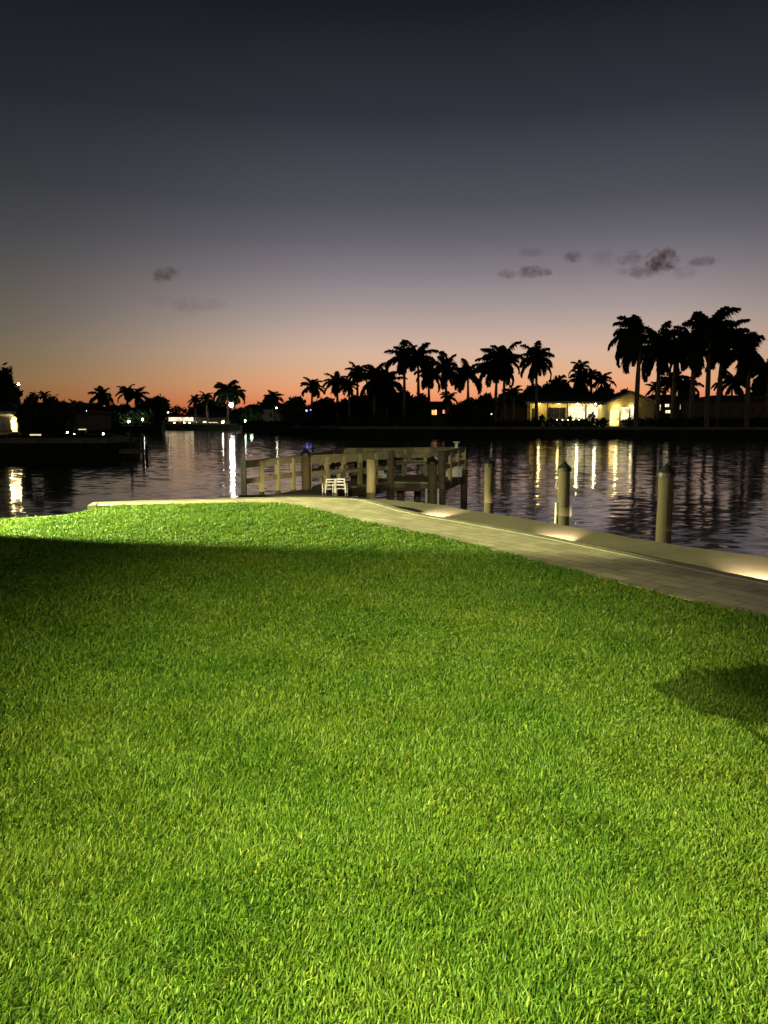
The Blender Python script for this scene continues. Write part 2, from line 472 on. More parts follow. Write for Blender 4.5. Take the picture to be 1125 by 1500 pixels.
def frond(V, F, base, az, el, L, droop, r, leaf, width=.095):
    """one feather leaf: arching rachis and hanging leaflets"""
    st = 15; p = Vector(base); pts = []
    e = el
    for k in range(st+1):
        pts.append((p.copy(), e)); dv = Vector((math.cos(az)*math.cos(e), math.sin(az)*math.cos(e), math.sin(e)))
        p = p+dv*L/st; e -= droop/st*(.5+1.0*k/st)
        az += r.uniform(-.012, .012)
    side = Vector((-math.sin(az), math.cos(az), 0))
    for k in range(st):
        a, b = pts[k][0], pts[k+1][0]; wd = .07*(1-k/st)+.02
        i = len(V); V += [a-side*wd, a+side*wd, b+side*wd*.85, b-side*wd*.85]; F.append((i, i+1, i+2, i+3))
        i = len(V); V += [a-Vector((0,0,wd)), a+Vector((0,0,wd)), b+Vector((0,0,wd)), b-Vector((0,0,wd))]; F.append((i, i+1, i+2, i+3))
    for k in range(2, st*2+1):
        s = k/(st*2); q = min(st, int(s*st)); fr = s*st-q
        a, ee = pts[q]; b = pts[min(st, q+1)][0]; c = a.lerp(b, fr)
        d = (pts[min(st, q+1)][0]-pts[max(0, q-1)][0]).normalized()
        ll = leaf*(math.sin(PI*min(1, .14+s*.82))**.6)*r.uniform(.8, 1.15)
        for sg in (-1, 1):
            for row in (0, 1):
                tip = (side*sg*(.85 if row == 0 else .55)+d*.65+Vector((0,0,-.35 if row == 0 else r.uniform(-.9, .15)))).normalized()*ll*r.uniform(.8, 1.1)
                mid = c+tip*.5+Vector((0,0,.05)); end = c+tip+Vector((0,0,-.22*ll))
                n = tip.cross(Vector((r.uniform(-1,1), r.uniform(-1,1), 1))).normalized()*width*.5
                i = len(V); V += [c-n*.7, c+n*.7, mid+n, mid-n, end]; F += [(i, i+1, i+2, i+3), (i+3, i+2, i+4)]
CROWNS = {}
def crown_mesh(kind):
    if kind in CROWNS: return CROWNS[kind]
    r = random.Random(100+hash(kind) % 1000 if False else 100+sum(map(ord, kind)))
    V, F = [], []
    wind = {'a': (0, 0), 'b': (0, .0), 'c': (0, 0), 'd': (0, 0), 'windy': (PI, .9), 'gale': (PI, 1.5)}[kind]
    n = {'a': 15, 'b': 17, 'c': 13, 'd': 19, 'windy': 17, 'gale': 16}[kind]
    for k in range(n):
        az = 2*PI*k*.381966+r.uniform(-.45, .45)
        if wind[1]:
            dx = math.atan2(math.sin(wind[0]-az), math.cos(wind[0]-az)); az += dx*.38*wind[1]
        t = k/(n-1); el = R(84)*(1-t)**1.0+R(-22)*t+r.uniform(-.12, .12)
        L = r.uniform(.78, 1.12)*(1-.18*(1-t))
        frond(V, F, (0, 0, .02), az, el, L*4.0, R(82)+R(26)*t+r.uniform(-.15, .25), r, .95*r.uniform(.85, 1.15), .24)
    for k in range({'a': 2, 'b': 0, 'c': 4, 'd': 3}.get(kind, 2)):      # spent leaves hanging down the trunk
        frond(V, F, (0, 0, -.1), r.uniform(0, 6.28), R(-50), r.uniform(2.2, 3.0), R(35), r, .6, .2)
    if kind != 'c':
        i = len(V)                      # the unopened spear leaf
        V += [Vector((-.13,0,0)), Vector((.13,0,0)), Vector((.12,.03,1.2)), Vector((0,0,1.9))]; F.append((i, i+1, i+2, i+3))
    me = bpy.data.meshes.new('crown'); me.from_pydata([tuple(v*.25) for v in V], [], F); me.materials.append(MATS['palm_frond'])
    CROWNS[kind] = me; return me
trunk_me = MB().tube([(0,0,-.02),(0,0,.06),(0,0,.2),(0,0,.45),(0,0,.62),(0,0,.85),(0,0,1)], [1.35, 1.15, .95, 1.1, 1.05, .8, .72], 12).mesh('trunk', 'palm_trunk', True)
shaft_me = MB().tube([(0,0,0),(0,0,.25),(0,0,.8),(0,0,1.05)], [.85, .95, .62, .4], 10).mesh('crownshaft', 'crownshaft_green', True)
def palm(px, py, rpx, d, label, kind=None, ground=0.0, group='royal palms on the far shore', tr=.22, rz=None, flat=1.0):
    """crown centre at px, py and crown radius rpx in photo pixels at distance d"""
    r = random.Random(int(px*7+py*3))
    top = at(px, py, d); rad = rpx*d/FOC*(1.64 if px > 960 else 1.7)
    h = max(1.2, top.z-ground-rad*.12)
    t = thing('palm_tree', label, 'palm tree', (top.x, d, ground), 0, group)
    t.rotation_euler = (r.uniform(-.02, .02), r.uniform(-.035, .035), 0)
    ch = min(1.5, h*.18)
    link('trunk', trunk_me, t, (0,0,0), 0, (tr, tr, h-ch))
    link('crownshaft', shaft_me, t, (0,0,h-ch), 0, (tr*.85, tr*.85, ch*.95))
    kind = kind or r.choice('abcd')
    link('crown', crown_mesh(kind), t, (0,0,h-.1), (0 if kind in ('windy', 'gale') else r.uniform(0, 6.28)) if rz is None else rz, (rad, rad, rad*r.uniform(.85, 1.15)))
    return t

# ------------------------------------------------------------------ far land
def land(poly, name, z=-.02):
    m = MB().prism(poly, WATER-.5, z); return struct(build(m, name, 'far_ground'))
def shore(pairs): return [(xd(px, d), d) for px, d in pairs]
fs = shore([(-500,150),(60,140),(150,137),(236,137),(242,170),(350,168),(356,145),(430,122),(500,112),(700,108),(1150,104)])
fs += [(140,100),(700,92),(2400,90),(2400,3400),(-2400,3400),(-2400,160)]
struct(ribbon(fs[:-2], [Vector((-2400,3400,0)), Vector((2400,3400,0))][:1]+[Vector((2300,3400,0))], WATER-.5, -.02, 'far_land', 'far_ground'))
lb = [(-70,52),(-40,52.6),(-24,53),(-19.2,54),(-18.2,56.5),(-19.5,62),(-26,74),(-70,78)]
struct(build(MB().prism(lb, WATER-.5, -.02), 'peninsula', 'far_ground'))
# concrete caps of the far sea walls
def seacap(pts, label, w=.5, h=.35, z=0):
    m = MB()
    for a, b in zip(pts[:-1], pts[1:]): m.beam((a[0], a[1]-.05, z), (b[0], b[1]-.05, z), w, h)
    return tag(build(m, 'seawall', 'seawall'), label, 'wall')
seacap(shore([(430,122),(500,112),(700,108),(1150,104)]), 'long dark sea wall along the far right shore below the lit house')
seacap(lb[:5], 'dark sea wall around the tip of the left bank')
seacap(shore([(242,170),(350,168)]), 'distant sea wall in front of the brightly lit waterside buildings')

# ------------------------------------------------------------------ world
w = bpy.data.worlds.new('World'); S.world = w; w.use_nodes = True
nt = w.node_tree; bg = nt.nodes['Background']
tc = N(nt, 'ShaderNodeTexCoord'); sp = N(nt, 'ShaderNodeSeparateXYZ'); nt.links.new(tc.outputs['Generated'], sp.inputs[0])
def srgb(r, g, b):
    f = lambda c: (c/255/12.92) if c/255 <= .04045 else ((c/255+.055)/1.055)**2.4
    return (f(r), f(g), f(b))
elev = math_n(nt, 'MULTIPLY', math_n(nt, 'ARCSINE', sp.outputs['Z']), 180/PI)      # degrees
azim = math_n(nt, 'MULTIPLY', math_n(nt, 'ARCTAN2', sp.outputs['X'], sp.outputs['Y']), 180/PI)
fac = math_n(nt, 'DIVIDE', elev, 40.0)
SKY = [(0, (226,108,68)), (.9, (238,138,92)), (1.7, (242,160,114)), (2.5, (236,172,128)), (3.5, (224,178,144)), (4.5, (214,180,157)), (5.6, (200,173,158)), (6.8, (180,161,154)), (7.8, (164,150,149)),
       (10, (133,125,132)), (12.3, (102,100,108)), (14.6, (81,81,90)), (20, (50,52,61)), (26, (28,29,36)), (40, (15,16,20))]
skr = ramp(nt, [(a/40.0, srgb(*c)) for a, c in SKY], fac)
# the glow is strongest where the sun went down and dies away to the sides
SKL = [(0, (140,76,42)), (1.2, (142,96,58)), (2.6, (132,106,72)), (4.2, (118,104,80)), (6, (104,97,84)),
       (8.5, (90,86,81)), (11.5, (72,72,74)), (15, (55,57,61)), (20, (38,40,46)), (26, (26,27,32)), (40, (15,16,20))]
sko = ramp(nt, [(a/40.0, srgb(*c)) for a, c in SKL], fac)
da = math_n(nt, 'ABSOLUTE', math_n(nt, 'SUBTRACT', azim, 8.0))
side = N(nt, 'ShaderNodeMapRange', interpolation_type='SMOOTHSTEP'); nt.links.new(da, side.inputs[0])
side.inputs[1].default_value = 8; side.inputs[2].default_value = 37
mix = N(nt, 'ShaderNodeMix', data_type='RGBA'); nt.links.new(side.outputs[0], mix.inputs[0])
nt.links.new(skr.outputs[0], mix.inputs[6]); nt.links.new(sko.outputs[0], mix.inputs[7])
cur = mix.outputs[2]
# small dark dusk clouds (azimuth, elevation, half widths in degrees, density)
def dirdeg(px, py):
    p = at(px, py, 100)-Vector((0,0,CAM_Z)); return math.degrees(math.atan2(p.x, p.y)), math.degrees(math.asin(p.z/p.length))
nz = N(nt, 'ShaderNodeTexNoise', _Scale=60, _Detail=7, _Roughness=.65); nt.links.new(tc.outputs['Generated'], nz.inputs['Vector'])
nzv = math_n(nt, 'MULTIPLY', math_n(nt, 'SUBTRACT', nz.outputs['Fac'], .5), 3.6)
tot = None
for px, py, wx, wy, den in ((241,401,24,15,.75),(285,447,55,16,.18),(240,440,30,14,.1),(784,398,32,12,.75),(740,401,22,9,.45),(838,375,20,13,.6),(775,369,28,9,.25),
                            (966,384,30,25,1.0),(968,378,18,14,1.0),(925,378,26,14,.6),(945,398,48,13,.6),(1030,383,26,9,.5),(1000,400,22,12,.3),(885,380,26,18,.22)):
    a, el = dirdeg(px, py); wa = wx*.86/FOC*57.3; we = wy*.86/FOC*57.3
    ux = math_n(nt, 'DIVIDE', math_n(nt, 'SUBTRACT', azim, a), wa); uy = math_n(nt, 'DIVIDE', math_n(nt, 'SUBTRACT', elev, el), we)
    q = math_n(nt, 'ADD', math_n(nt, 'MULTIPLY', ux, ux), math_n(nt, 'MULTIPLY', uy, uy))
    v = math_n(nt, 'ADD', math_n(nt, 'SUBTRACT', .62, q), nzv)
    mr = N(nt, 'ShaderNodeMapRange', interpolation_type='SMOOTHSTEP'); nt.links.new(v, mr.inputs[0])
    mr.inputs[1].default_value = -.35; mr.inputs[2].default_value = .9; mr.inputs[4].default_value = den
    # never spill beyond the cloud's own patch
    lim = N(nt, 'ShaderNodeMapRange', interpolation_type='SMOOTHSTEP'); nt.links.new(q, lim.inputs[0])
    lim.inputs[1].default_value = .4; lim.inputs[2].default_value = 1.9; lim.inputs[3].default_value = 1; lim.inputs[4].default_value = 0
    v = math_n(nt, 'MULTIPLY', mr.outputs[0], lim.outputs[0])
    tot = v if tot is None else math_n(nt, 'MAXIMUM', tot, v)
cm = N(nt, 'ShaderNodeMix', data_type='RGBA'); nt.links.new(math_n(nt, 'MULTIPLY', tot, 1.0), cm.inputs[0])
nt.links.new(cur, cm.inputs[6]); cm.inputs[7].default_value = (*srgb(72, 56, 56), 1)
nt.links.new(cm.outputs[2], bg.inputs['Color']); bg.inputs['Strength'].default_value = 1.0

# ------------------------------------------------------------------ dock
def rail_run(parent, a, b, n, posts=True, skip=(), mid=True, mat='timber', broad=.14, hgt=.95, zbase=DECK):
    a, b = Vector((a.x, a.y, zbase)), Vector((b.x, b.y, zbase))
    up = Vector((0,0,1))
    build(MB().beam(a+up*(hgt-.02), b+up*(hgt-.02), .15, .04), 'rail_cap', mat, parent, .004)
    build(MB().beam(a+up*(hgt-.045-broad/2), b+up*(hgt-.045-broad/2), .04, broad), 'top_rail', mat, parent, .004)
    if mid: build(MB().beam(a+up*hgt*.46, b+up*hgt*.46, .04, .13), 'middle_rail', mat, parent, .004)
    for k in range(n+1):
        if k in skip: continue
        p = a.lerp(b, k/n)
        build(MB().box(p+up*((hgt-.05)/2-.1), (.11, .11, hgt-.05+.2), math.atan2((b-a).y, (b-a).x)), 'rail_post', 'post_timber', parent, .006)
def deck(parent, poly, z, name='deck', mat='timber'):
    """deck boards laid side by side over a polygon (gaps between boards)"""
    me = ribbon(poly[:2], list(reversed(poly[2:])), z-.04, z, name, mat)
    me.parent = parent; return me
def at_deck(px, d): return Vector((xd(px, d), d, DECK))
dock = thing('dock', 'wooden boat dock with board railings standing on piles beyond the lawn', 'dock', (0,0,0))
A0, A1 = at_deck(355, 19.0), at_deck(449, 21.9)
B1, C, D, E = at_deck(572, 24.2), at_deck(648, 23.9), at_deck(681, 27.4), at_deck(503, 26.6)
F0 = at_deck(478, 21.6)
wk = ribbon([A0, A1, F0], [at_deck(395, 15.9), at_deck(455, 16.3), at_deck(512, 16.9)], DECK-.05, DECK-.004, 'gangway', 'timber'); wk.parent = dock
dk = ribbon([A1, E, D], [F0, B1, C], DECK-.05, DECK-.001, 'deck', 'timber'); dk.parent = dock
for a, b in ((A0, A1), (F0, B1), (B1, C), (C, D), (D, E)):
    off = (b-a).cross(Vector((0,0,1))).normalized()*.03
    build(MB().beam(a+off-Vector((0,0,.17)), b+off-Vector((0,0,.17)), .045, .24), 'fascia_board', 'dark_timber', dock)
rail_run(dock, A0, A1, 4, skip=(0, 4))
build(MB().box(A0+Vector((0,0,.42)), (.12, .12, 1.05)), 'end_post', 'pale_post', dock, .006)
rail_run(dock, F0+Vector((-.5,.05,0)), B1, 5, skip=(5,), broad=.2)
rail_run(dock, C, D, 3, broad=.12)
rail_run(dock, E, D, 6, skip=(6,), broad=.22)
rail_run(dock, A1, E, 3, skip=(3,), broad=.16)
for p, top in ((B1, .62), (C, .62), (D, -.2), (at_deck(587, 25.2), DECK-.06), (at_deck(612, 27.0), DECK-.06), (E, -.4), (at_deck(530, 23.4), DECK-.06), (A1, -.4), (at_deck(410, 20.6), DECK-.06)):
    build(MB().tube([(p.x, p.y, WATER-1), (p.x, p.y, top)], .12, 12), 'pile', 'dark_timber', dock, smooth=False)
# bench along the back rail and one across the right side
bq = dock
b0, b1 = E.lerp(D, .1)+Vector((0,-.5,0)), E.lerp(D, .86)+Vector((0,-.5,0))
bench = thing('dock_bench', 'long low timber bench against the back railing of the dock', 'bench', (0,0,0))
build(MB().beam(b0+Vector((0,0,.43)), b1+Vector((0,0,.43)), .42, .05), 'seat', 'timber', bench, .005)
build(MB().beam(b0+Vector((0,.2,.68)), b1+Vector((0,.2,.68)), .03, .14), 'backrest', 'timber', bench, .005)
for k in range(5):
    p = b0.lerp(b1, k/4); build(MB().box(p+Vector((0,0,.2)), (.09, .36, .4)), 'leg', 'timber', bench)
# white boxes standing in for the lit bench edges seen between the rails
def whitebox(px, d, w_, h_, z, label):
    p = at_deck(px, d); t = thing('bench_edge_box', label, 'white box', (p.x, p.y, DECK+z))
    build(MB().box((0,0,h_/2), (w_, .4, h_)), 'bin', 'white_plastic', t, .015)
    m = MB().box((0,0,h_+.03), (w_+.05, .45, .05)); build(m, 'lid', 'white_plastic', t, .012)
whitebox(562, 25.7, .75, .32, 0, 'small white box standing in for a lit bench edge near the middle corner post')
whitebox(664, 26.2, .6, .30, 0, 'small white box standing in for a lit bench edge by the right hand dock railing')
whitebox(497, 24.6, .7, .30, 0, 'small white box standing in for a lit bench edge behind the two white chairs')
# life ring style lamp hanging at the back right corner
p = at_deck(669, 26.3)
lt = thing('dock_lamp', 'small white lamp fixed near the right corner of the dock railing', 'lamp', (p.x, p.y, DECK+.95))
build(MB().box((0,0,.09), (.10,.10,.18)), 'housing', 'white_plastic', lt, .01)
build(MB().box((0,0,.21), (.22,.16,.04)), 'hood', 'white_plastic', lt, .01)

# ------------------------------------------------------------------ pilings
def piling(px, d, top, r, label, cap=True, tubes=False, group='pilings along the low walk', mat='piling_wood', extra=None):
    x = xd(px, d)
    t = thing('mooring_piling', label, 'piling', (x, d, WATER), 0, group)
    H = top-WATER
    rr = random.Random(int(px))
    pts = [(rr.uniform(-.006,.006), rr.uniform(-.006,.006), -1.0+k*(H+1)/6) for k in range(7)]
    build(MB().tube(pts, [r*rr.uniform(.97, 1.03) for _ in pts], 18), 'post', mat, t, smooth=True)
    if cap:
        m = MB(); m.tube([(0,0,H-.06),(0,0,H+.004)], r*1.22, 16); m.cone((0,0,H+.005), r*1.26, r*1.25, 16)
        build(m, 'cap', 'black_cap', t)
    if tubes:
        for sg in (-1, 1):
            m = MB().tube([(sg*(r+.028), -.02, -.6), (sg*(r+.028), -.02, H*.66)], .028, 10)
            build(m, 'guide_tube', 'white_plastic', t, smooth=True)
        for q in (.62, .35): build(MB().tube([(0,0,H*q),(0,0,H*q+.03)], r*1.05, 16), 'strap', 'lamp_metal', t)
    return t
piling(980, 13.1, .74, .125, 'nearest round wooden piling with black pointed cap, right of the others', mat='dark_piling')
piling(829, 15.1, .68, .115, 'wooden piling with black cap and two pale tubes on its sides, second from the right', tubes=True)
piling(718, 17.6, .62, .11, 'plain wooden piling with black cap between the dock and the piling with pale tubes')
piling(634, 18.6, .60, .115, 'black capped piling with two pale tubes at the right end of the dock', tubes=True)
piling(543.5, 20.3, .56, .125, 'bare pale piling without a cap in front of the dock', cap=False, mat='post_timber')
piling(447, 21.2, .68, .12, 'black capped piling where the left railing meets the dock')

# ------------------------------------------------------------------ white chairs
def chair(px, d, rz, label):
    p = at_deck(px, d); t = thing('patio_chair', label, 'chair', (p.x, p.y, DECK), rz, 'white chairs by the dock')
    S2 = .62
    def b(c, s, name, rx=0): build(MB().box([q*S2 for q in c], [q*S2 for q in s], 0, rx), name, 'white_plastic', t, .006)
    for sx in (-1, 1):
        b((sx*.22, -.2, .27), (.05, .05, .54), 'leg'); b((sx*.22, .22, .27), (.05, .05, .54), 'leg')
        b((sx*.23, 0, .555), (.06, .5, .03), 'armrest')
    for k in range(5): pass
    m = MB()
    for k in range(5): m.box(((0)*S2, (-.2+k*.1)*S2, .34*S2), (.42*S2, .08*S2, .025*S2))
    build(m, 'seat', 'white_plastic', t)
    m = MB()
    for k in range(2): m.box((0, (.25+k*.04)*S2, (.5+k*.13)*S2), (.42*S2, .02*S2, .05*S2))
    for sx in (-1,1): m.box((sx*.2*S2, .27*S2, .56*S2), (.05*S2, .03*S2, .42*S2), 0, R(-14))
    m.box((0, .32*S2, .74*S2), (.44*S2, .03*S2, .05*S2)); build(m, 'backrest', 'white_plastic', t)
chair(481, 19.6, R(200), 'low white slatted chair, the left one of two in front of the dock')
chair(499, 19.7, R(172), 'low white slatted chair, the right one of two in front of the dock')

# ------------------------------------------------------------------ lights on the retaining wall
glow('warm_lens', (1, .78, .45), 30)
def wall_light(px, py, label, power=16, aim=(-.66, .75, -.60)):
    p = on(px, py, 0)
    # outward normal of the path edge
    j = min(range(len(PATH_OUT)-1), key=lambda k: (PATH_OUT[k]-p).length)
    t_ = (PATH_OUT[min(j+1, len(PATH_OUT)-1)]-PATH_OUT[max(j-1, 0)]).normalized(); nrm = Vector((-t_.y, t_.x, 0))
    if nrm.y < 0: nrm = -nrm
    rz = math.atan2(nrm.y, nrm.x)-PI/2
    q = p+nrm*.0
    t = thing('wall_light', label, 'light', (q.x, q.y, -.055), rz, 'low lights under the path edge')
    build(MB().box((0, .014, 0), (.20, .026, .07)), 'housing', 'lamp_metal', t, .004)
    build(MB().box((0, .030, -.005), (.16, .010, .03)), 'lens', 'warm_lens', t)
    l = lamp('wall_light_beam', 'SPOT', (0, .06, .01), power, (1, .80, .46), t, None, .012, 64, .45)
    l.rotation_euler = Vector(aim).to_track_quat('-Z', 'Y').to_euler()
wall_light(440, 729.2, 'low warm wall light under the path edge at the dock gangway', 1000, (.1, .95, -.20))
wall_light(603, 750.5, 'low warm wall light under the path edge beside the capped dock piling', 5600)
wall_light(799, 786.5, 'low warm wall light under the path edge facing the piling with pale tubes', 5600)
wall_light(1120, 852, 'low warm wall light under the path edge at the right side of the view', 5600)

# ------------------------------------------------------------------ far buildings
def window(parent, x, y, z, w_, h_, glass, frame='frame_dark', face=-1, panes=2):
    """window in a wall whose outside looks to -Y"""
    f = MB()
    t_ = .08
    for sx in (-1, 1): f.box((x+sx*(w_/2+t_/2), y-.05, z), (t_, .1, h_+2*t_))
    for sz in (-1, 1): f.box((x, y-.052, z+sz*(h_/2+t_/2)), (w_, .1, t_))
    for k in range(1, panes): f.box((x-w_/2+w_*k/panes, y-.05, z), (.05, .06, h_))
    fo = build(f, 'window', frame, parent)
    build(MB().box((x, y-.02, z), (w_, .03, h_)), 'pane', glass, fo)
    return fo
def hip_roof(m, x0, x1, y0, y1, z0, z1, over=.6, ins=None, lip=.12):
    x0 -= over; x1 += over; y0 -= over; y1 += over
    ins = ins if ins is not None else (y1-y0)/2
    ym = (y0+y1)/2; i = len(m.v)
    m.v += [Vector(v) for v in ((x0,y0,z0),(x1,y0,z0),(x1,y1,z0),(x0,y1,z0),(x0+ins,ym,z1),(x1-ins,ym,z1),(x0,y0,z0-lip),(x1,y0,z0-lip),(x1,y1,z0-lip),(x0,y1,z0-lip))]
    m.f += [tuple(i+k for k in q) for q in ((0,1,5,4),(1,2,5),(2,3,4,5),(3,0,4),(6,7,1,0),(7,8,2,1),(8,9,3,2),(9,6,0,3),(9,8,7,6))]
    return m
window_glow('lit_warm', (1, .70, .22), 3.0)
window_glow('lit_white', (1, .86, .50), 2.0)
window_glow('lit_amber', (1, .42, .16), 3.0)
glow('lamp_white', (1, .93, .80), 90)
glow('lamp_strong', (1, .90, .76), 120)
glow('lamp_warm', (1, .80, .42), 40)
glow('lamp_gold', (1, .80, .45), 110)
glow('lamp_dim', (1, .85, .6), 9)
glow('lamp_blue', (.08, .10, 1), 14)
glow('lamp_green', (.75, 1, .72), 12)

# the lit house on the right
DH = 121
H = thing('waterfront_house', 'lit yellow house with long porch and gabled wing on the far right shore', 'house', (0,0,0))
x0, x1 = xd(772, DH), xd(884, DH); g0, g1 = xd(884, DH-3), xd(962, DH-3)
ze = at(830, 591, DH).z; zr = at(830, 577, DH+5).z
build(MB().box(((x0+x1)/2, DH+.15+2.2, ze/2+.2), (x1-x0, .3, ze-.4+.6)), 'wall', 'cream_wall', H)
build(MB().box((x0+.15, DH+3, ze/2), (.25, 6.0, ze-.02)), 'side_wall', 'cream_wall', H)
build(MB().box(((x0+x1)/2, DH+1.0, ze+.07), (x1-x0-.1, 2.4, .08)), 'porch_ceiling', 'fascia_white', H)
r_ = hip_roof(MB(), x0, x1+1, DH-.2, DH+11, ze+.26, zr+.2, .7)
build(r_, 'roof', 'roof_tile', H)
build(MB().box(((x0+x1)/2, DH-.98, ze+.12), (x1-x0+.8, .06, .30)), 'fascia', 'fascia_white', H)
for k, px in enumerate((774, 800, 829, 856)):
    build(MB().box((xd(px, DH)+.1, DH-.3, ze/2), (.18, .18, ze-.02)), 'porch_post', 'fascia_white', H)
yb = DH+2.2
build(MB().box((xd(784, yb), yb-.06, 1.45+.1), (.95, .12, 2.6)), 'door', 'frame_dark', H)
window(H, xd(815, yb), yb, 2.15, 2.7, 1.5, 'dark_glass', panes=3)
window(H, xd(845, yb), yb, 1.95, 2.7, 2.2, 'lit_white', 'fascia_white', panes=2)
window(H, xd(870, yb), yb, 1.95, 2.3, 2.2, 'lit_white', 'fascia_white', panes=2)
for px, pw, c in ((790, 70, (1,.74,.22)), (818, 60, (1,.74,.24)), (846, 90, (1,.84,.44)), (872, 170, (1,.88,.55))):
    l = build(MB().tube([(xd(px, DH+1), DH+1, ze-.02), (xd(px, DH+1), DH+1, ze+.03)], .16, 10), 'ceiling_light', 'lamp_warm' if px < 830 else 'lamp_white', H)
    lamp('porch_or_fill_lamp', 'POINT', (xd(px, DH+1), DH+1, ze-.2), pw, c, H, size=.12)
# gabled wing
gy = DH-3; zg = at(923, 574, gy).z; zw = at(923, 590, gy).z; gm = (g0+g1)/2
m = MB(); i = 0
gw0, gw1 = g0+.5, g1-.4
m.v += [Vector(v) for v in ((gw0,gy,0),(gw1,gy,0),(gw1,gy,zw),(gm,gy,zg-.25),(gw0,gy,zw),(gw0,gy+8,0),(gw1,gy+8,0),(gw1,gy+8,zw),(gm,gy+8,zg-.25),(gw0,gy+8,zw))]
m.f += [(0,1,2,3,4),(9,8,7,6,5),(0,4,9,5),(1,6,7,2)]
build(m, 'gable_wall', 'cream_wall', H)
m = MB()
for s_, xe in ((-1, g0-.2), (1, g1+.2)):
    zl = zw-.15
    m.beam((xe, gy-.6, zl), (xe, gy-.6, zl), .1, .1) if False else None
    i = len(m.v); m.v += [Vector(v) for v in ((xe,gy-.7,zl),(gm,gy-.7,zg),(gm,gy+8,zg),(xe,gy+8,zl),(xe,gy-.7,zl-.15),(gm,gy-.7,zg-.15),(gm,gy+8,zg-.15),(xe,gy+8,zl-.15))]
    m.f += [tuple(i+k for k in q) for q in ((0,1,2,3),(7,6,5,4),(0,4,5,1),(0,3,7,4),(3,2,6,7))]
build(m, 'gable_roof', 'roof_tile', H)
for xe in (g0-.2, g1+.2):
    build(MB().beam((xe, gy-.73, zw-.17), (gm, gy-.73, zg-.02), .05, .28), 'bargeboard', 'fascia_white', H)
window(H, xd(915, gy), gy, 2.0, 1.2, 1.9, 'lit_white', 'fascia_white', panes=2)
window(H, xd(928, gy), gy, 2.0, 1.0, 1.9, 'lit_white', 'fascia_white', panes=2)
build(MB().box((xd(900, gy), gy-.06, 1.35), (1.3, .12, 2.4)), 'door', 'lit_warm', H)
for px, pw in ((902, 60), (924, 6)):
    build(MB().ball((xd(px, gy), gy-.35, 3.1), .12), 'wall_lamp', 'lamp_warm', H)
    lamp('gable_lamp', 'POINT', (xd(px, gy), gy-.75, 2.9), pw, (1, .78, .25), H, size=.1)
# plants as dark shapes on the porch
for k, (px, d, rr_, lab) in enumerate(((867, DH+.2, .55, 'dark potted shrub before the white lit porch doors'), (794, DH+.2, .35, 'low potted plant beside the dark porch door'), (835, DH+.1, .3, 'low potted plant at the middle of the lit porch'))):
    tree((xd(px, d-2), d-2, 0), [(0,0,1.0+rr_,rr_,rr_,rr_*1.2)], 260, .2, 40+k, lab, 1.0, .05, 'potted_shrub', 'shrub', 'potted plants on the lit porch')

def plain_house(px0, px1, d, eave_py, ridge_py, label, wins=(), wall='far_wall', depth=9, ground=0, name='waterfront_house', over=.6):
    t = thing(name, label, 'house', (0,0,0))
    a, b = xd(px0, d), xd(px1, d); ze_, zr_ = at(0, eave_py, d).z, at(0, ridge_py, d+depth/2).z
    # at() depends on px only through x, so the heights are exact
    build(MB().box(((a+b)/2, d+depth/2, (ze_+ground)/2), (b-a, depth, ze_-ground)), 'wall', wall, t)
    build(hip_roof(MB(), a, b, d, d+depth, ze_+.13, zr_, over), 'roof', 'roof_tile', t)
    for (wx, wy, ww, wh, g) in wins:
        c = at(wx, wy, d); window(t, c.x, d, c.z, ww*d/FOC, wh*d/FOC, g)
    return t
plain_house(957, 1010, 124, 588, 578, 'dark house with four small lit windows right of the gabled wing',
            [(965,597,5,8,'lit_white'),(977,594,6,4,'lit_white'),(978,603,7,4,'lit_white'),(1000,596,8,7,'lit_white')])
plain_house(1018, 1180, 118, 588, 579, 'dim grey house behind the tall palms at the right edge',
            [(1030,600,8,9,'dark_glass'),(1062,600,10,9,'dark_glass'),(1110,600,12,9,'dark_glass')])
plain_house(690, 768, 122, 595, 583, 'unlit grey house with pale columns left of the lit yellow house',
            [(706,607,7,10,'dark_glass'),(733,606,10,12,'dark_glass'),(756,606,7,12,'dark_glass')])
hs = plain_house(612, 668, 126, 598, 588, 'dark house with two glowing orange windows behind the centre palms',
            [(636,604,7,7,'lit_amber'),(651,603,5,5,'lit_amber')])
plain_house(372, 436, 150, 600, 590, 'dim pale house with grey roof behind the trees left of centre',
            [(398,608,5,6,'dark_glass'),(412,607,5,6,'dark_glass')])
plain_house(284, 336, 182, 612, 603, 'distant house with brightly lit waterside porch and tan roof',
            [(287,620,3,5,'lit_white'),(300,620,5,6,'lit_white'),(312,620.5,14,4,'lit_white'),(327,618,4,5,'lit_warm')])
# white lit boathouse
t = thing('boathouse', 'long low boathouse with brilliant white lit front on the distant shore', 'boathouse', (0,0,0))
d = 176; a, b = at(242, 614, d), at(283, 614, d)
build(MB().box(((a.x+b.x)/2, d+2.2, a.z+.55), (b.x-a.x+1.2, 5.4, .28)), 'roof', 'roof_tile', t)
window_glow('fascia_glow', (1, .78, .44), 2.0)  # no lamp: glow put into the fascia for a front lit from under the roof
build(MB().box(((a.x+b.x)/2, d-.1, a.z-.02), (b.x-a.x, .2, .85)), 'glowing_fascia', 'fascia_glow', t)
for px in (243, 252, 262, 272, 282):
    build(MB().tube([(xd(px, d), d+.3, WATER-1), (xd(px, d), d+.3, a.z-.45)], .13, 8), 'post', 'dark_timber', t)
for q in (255.5, 270, 278):
    p = at(q, 620.5, d-.5); build(MB().ball(p, .27), 'hanging_lamp', 'lamp_gold', t)

